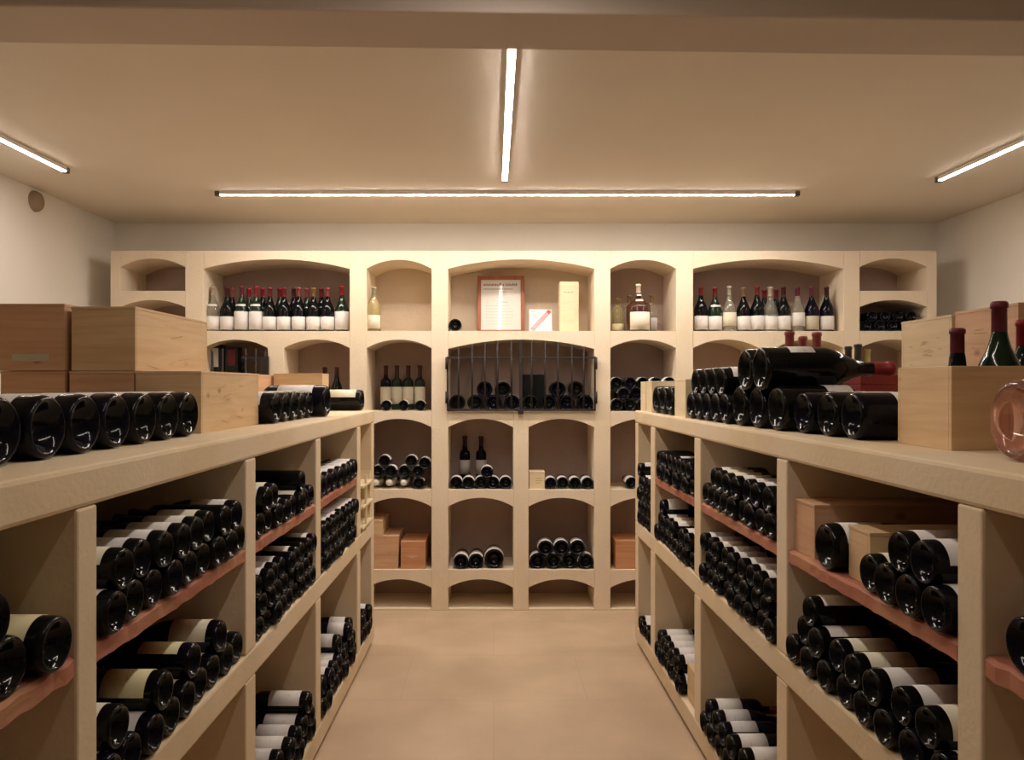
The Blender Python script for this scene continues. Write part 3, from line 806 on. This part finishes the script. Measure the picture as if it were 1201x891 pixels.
def backstack(x0p, x1p, base, d, rows, where, y=5.06, n0=None, labs=(('white_paper', 1),), glass=None, noun='dark bottle', L=.30):
    x0, x1 = BX(x0p, y), BX(x1p, y)
    rows = [list(range(r)) if isinstance(r, int) else r for r in rows]
    n0 = n0 or len(rows[0])
    pitch = max(d+.0008, (x1-x0-d)/(n0-1)) if n0 > 1 else d
    h = math.sqrt(max(1e-6, (d+.0006)**2-(pitch/2)**2)); tot = len(rows)
    for k, row in enumerate(rows):
        for i, s in enumerate(row):
            x = x0+d/2+s*pitch+(pitch/2 if k % 2 else 0); z = base+d/2+.0005+k*h
            rn = '' if tot == 1 else rowname(k, tot) + ', '
            txt = f'{noun} {ORD[i]} from left, {rn}{where}'
            if len(row) == 1: txt = f'{noun} alone in {rowname(k, tot)}, {where}'
            bottle(m_back(x, y+random.uniform(-.01,.01), z, random.uniform(-.4,.4)), txt, 'bottles lying ' + where, random.choice(['burgundy','bordeaux']), d, L,
                   glass or random.choice(['glass_dark','glass_blue']), random.choice(['cap_dark','cap_red']), random.choices([l for l,_ in labs],[p for _,p in labs])[0], (.06,.36), 80)
ZBc = ZB
# row B
backstack(716.5, 792.5, ZB, .084, [5, 4, [0,1,2,3,4]], 'in niche right of the grille', labs=W_)
for i, px in enumerate([452.6, 465.6, 478.8, 492.4]):
    bottle(m_stand(BX(px, 5.29), 5.29, ZB+.0004), f'upright bottle {ORD[i]} from left in niche left of the grille', 'upright bottles left of the grille', 'bordeaux', .076, .312, 'glass_green' if i else 'glass_dark', 'cap_dark', 'cream_paper', (.14,.52), 80)
for i, px in enumerate([453, 473, 493]):
    bottle(m_back(BX(px, 5.07), 5.065, ZB+.037), f'dark bottle lying {ORD[i]} from left before uprights left of grille', 'bottles lying left of the grille', 'burgundy', .072, .17, 'glass_dark', 'cap_dark', 'white_paper', cat='half bottle')
# grille niche
backstack(526.5, 696, ZB, .11, [8, [1,2,5,6]], 'behind the iron grille', y=5.07, labs=(('white_paper', 1),(None, 2)), L=.31, n0=8)
gb = boxobj('black_case', (-.085, .085, -.025, .025, 0, .251), 'dark_card', None, .004); gb.location = (BX(624.5, 5.39), 5.393, ZB)
tag(gb, 'flat black presentation case standing behind bottles in grille niche', 'case')
gr = empty('iron_grille', (0, YS-.014, ZB))
tag(gr, 'black wrought iron grille of upright bars closing the wide centre niche', 'grille')
def cylz(bm, x, y, z0, z1, r, seg=10):
    t = bmesh.new(); lathe(t, [(0,z0),(r,z0),(r,z1),(0,z1)], seg)
    for v in t.verts: v.co.x += x; v.co.y += y
    merge(bm, t)
xa, xb = PX(525.5), PX(697)
def archz(x):
    W = xb-xa; rise = PZ(398)-PZ(409); rad = (W*W/4+rise*rise)/(2*rise)
    return PZ(398)-rad+math.sqrt(rad*rad-(x-(xa+xb)/2)**2)-ZB
for px in (538,553.8,568.8,583.4,599.7,623.4,639.2,654.2,670.5,684.3):
    bm = bmesh.new(); cylz(bm, PX(px), 0, .012, archz(PX(px))-.004, .0068); obj('bar', bm, 'black_iron', gr, True)
bm = bmesh.new(); box(bm, PX(608.8), PX(612.6), -.009, .009, -.002, archz(PX(610.7))-.004, .002); obj('meeting_stile', bm, 'black_iron', gr)
for (a, b) in ((xa+.002, PX(608.6)), (PX(612.8), xb-.002)):
    bm = bmesh.new(); box(bm, a, b, -.006, .006, PZ(420.5)-ZB, PZ(418.3)-ZB, .001); obj('top_rail', bm, 'black_iron', gr)
    bm = bmesh.new(); box(bm, a, b, -.008, .008, .001, .016, .001); obj('bottom_rail', bm, 'black_iron', gr)
for x in (xa-.008, xb-.004):
    bm = bmesh.new(); box(bm, x, x+.012, -.010, .006, .001, PZ(418)-ZB, .002); obj('side_stile', bm, 'black_iron', gr)
    for z in (PZ(433)-ZB, PZ(473)-ZB):
        bm = bmesh.new(); cylz(bm, x+.006+(-.006 if x < 0 else .006), -.012, z, z+.08, .009); obj('hinge', bm, 'black_iron', gr, True)
bm = bmesh.new(); box(bm, PX(607.5), PX(613.5), -.022, -.0095, -.020, .012, .003); obj('latch', bm, 'black_iron', gr)
# row B, left part: dark grilled niche and niche with two uprights
bg = empty('iron_grille', (0, YS-.014, ZB)); tag(bg, 'small dark iron grille on the niche above the left worktop crates', 'grille')
for px in (250, 262, 289, 301, 312):
    bm = bmesh.new(); cylz(bm, PX(px), 0, .0, .42 if px not in (250, 312) else .405, .008); obj('bar', bm, 'black_iron', bg, True)
bm = bmesh.new(); box(bm, PX(284), PX(315), -.006, .006, PZ(421)-ZB, PZ(418)-ZB, .001); obj('cross_rail', bm, 'black_iron', bg)
bm = bmesh.new(); box(bm, PX(307), PX(316), -.012, .008, .2, PZ(418)-ZB, .002); obj('lock_case', bm, 'black_iron', bg)
for px, wd, hh, lab_, lc_, tx in ((255,.078,.455,(.30,.43),'white_paper','tall black bottle box with white label behind the small iron grille'),
                             (274,.088,.440,(.31,.42),'red_card','tall black bottle box with red label behind the small iron grille')):
    tbx = empty('bottle_box', (BX(px, 5.22), 5.22, ZB)); tag(tbx, tx, 'bottle box')
    bm = bmesh.new(); box(bm, -wd/2, wd/2, -.045, .045, 0, hh, .003); obj('box_body', bm, 'dark_card', tbx)
    bm = bmesh.new(); box(bm, -wd*.3, wd*.3, -.0465, -.0452, *lab_); obj('paper_label', bm, lc_, tbx)
bottle(m_stand(BX(286, 5.2), 5.2, ZB+.0004), 'tall dark bottle behind the small iron grille, left of its lock', 'bottles behind the small grille', 'bordeaux', .072, .35, 'glass_dark', 'cap_black', 'grey_paper', (.5,.6), 70)
bottle(m_stand(BX(301, 5.2), 5.2, ZB+.0004), 'short dark bottle behind the lock of the small iron grille', 'bottles behind the small grille', 'bordeaux', .07, .27, 'glass_dark', 'cap_black', 'white_paper', (.3,.5), 70)
bottle(m_stand(BX(381, 5.3), 5.3, ZB+.0004), 'dark upright bottle partly behind another, niche above far left worktop', 'upright bottles above the left worktop', 'burgundy', .08, .30, 'glass_dark', 'cap_dark', 'white_paper')
bottle(m_stand(BX(395, 5.2), 5.2, ZB+.0004), 'dark upright bottle above the cream labelled lying bottle', 'upright bottles above the left worktop', 'burgundy', .08, .30, 'glass_dark', 'cap_dark', 'cream_paper')
bottle(m_stand(BX(1017, 5.15), 5.15, ZB+.0004), 'pale gold upright bottle in arched niche right of the black capsules', None, 'bordeaux', .075, .42, 'glass_gold', 'cap_gold', 'cream_paper')
# outer right small niche with dark bottles
backstack(1010, 1084, ZA, .075, [5, 4], 'in small dark niche at upper right', labs=((None, 1),), L=.28)
# row C
for i, px in enumerate([448, 463, 479]):
    bottle(m_neckout(BX(px, 5.36), 5.36, ZC+.0425), f'foil necked sparkling bottle {ORD[i]} from left, pointing outwards, lower left niche', 'foil necked bottles pointing outwards', 'champagne', .08, .30, 'glass_green', 'cap_foil', None, cat='sparkling wine bottle', foil=True)
backstack(484, 505.5, ZC, .08, [1], 'beside foil necked bottles', labs=W_)
for i, (px, zz) in enumerate(((442.5,.121),(458,.121),(474,.121),(490,.121),(450.5,.190),(482,.190),(498,.175))):
    bottle(m_back(BX(px, 5.06), 5.06, ZC+zz-.001), f'dark bottle {ORD[i]} counted from lower left above foil necked bottles', 'dark bottles above the foil necked bottles', 'burgundy', .08, .30, 'glass_dark', 'cap_red', 'white_paper', (.05,.35), 80)
backstack(527.5, 597, ZC, .083, [5, [2]], 'lower centre niche with two uprights', labs=(('white_paper', 1),))
for px, tx in ((545.3, 'left'), (564.3, 'right')):
    bottle(m_stand(BX(px, 5.385), 5.378, ZC+.0004), f'{tx} of two dark upright bottles behind lying bottles, lower centre niche', 'two upright bottles in the lower centre niche', 'bordeaux', .076, .335, 'glass_dark', 'cap_dark', 'grey_paper', (.2,.5), 80)
bx = empty('small_box', (BX(629.3, 5.13), 5.13, ZC)); tag(bx, 'small cream wooden box beside lying bottles in lower right centre niche', 'small box')
bm = bmesh.new(); box(bm, -.052, .052, -.06, .06, 0, .108, .002); obj('box_body', bm, 'cream_wood', bx)
bm = bmesh.new(); box(bm, -.053, .053, -.061, .061, .1085, .118, .002); obj('box_lid', bm, 'cream_wood', bx)
bars(bx, [(-.01,.03,.07,.074),(-.01,.035,.055,.059),(-.01,.025,.04,.044)], 'brand_ink', -.0606)
backstack(639, 696, ZC, .079, [4], 'beside small cream box', labs=(('white_paper', 1),))
backstack(734, 792, ZC, .08, [3], 'in lower niche at right aisle end', labs=(('white_paper', 1),))
# row D
GD = 'reddish crates in the lower left niche'
def bcrate(x0, x1, z, h, mat, label, y0=5.06, y1=5.36):
    return crate(BX(x0, y0), BX(x1, y0), y0, y1, z, h, mat, label, None, GD)
bcrate(432, 467, ZD, .105, 'red_pine', 'bottom crate of the stepped stack in lower left niche')
bcrate(436, 467.5, ZD+.106, .118, 'red_pine', 'middle crate of the stepped stack in lower left niche')
bcrate(431.5, 449, ZD+.225, .105, 'pine', 'top small crate of the stepped stack in lower left niche')
k1 = bcrate(470, 499, ZD, .185, 'orange_pine', 'orange crate standing right of the stepped stack')
bars(k1, [(-.04,.03,.085,.088),(-.02,.01,.078,.080)], 'white_card', -.1515, 'printed_line')
k2 = bcrate(722, 752, ZD, .19, 'orange_pine', 'orange crate in lower niche at right aisle end')
backstack(532, 566, ZD, .1, [2], 'left of the fattest bottle, bottom centre niche', labs=(('white_paper', 1),))
bottle(m_back(BX(579.5, 5.07), 5.07, ZD+.0655), 'fattest dark bottle at right in the bottom centre niche', None, 'burgundy', .13, .34, 'glass_dark', 'cap_dark', 'white_paper', (.05,.3), 80)
backstack(621.5, 696, ZD, .103, [4, [0,1,2]], 'in bottom niche right of centre', labs=(('white_paper', 1),), n0=4)
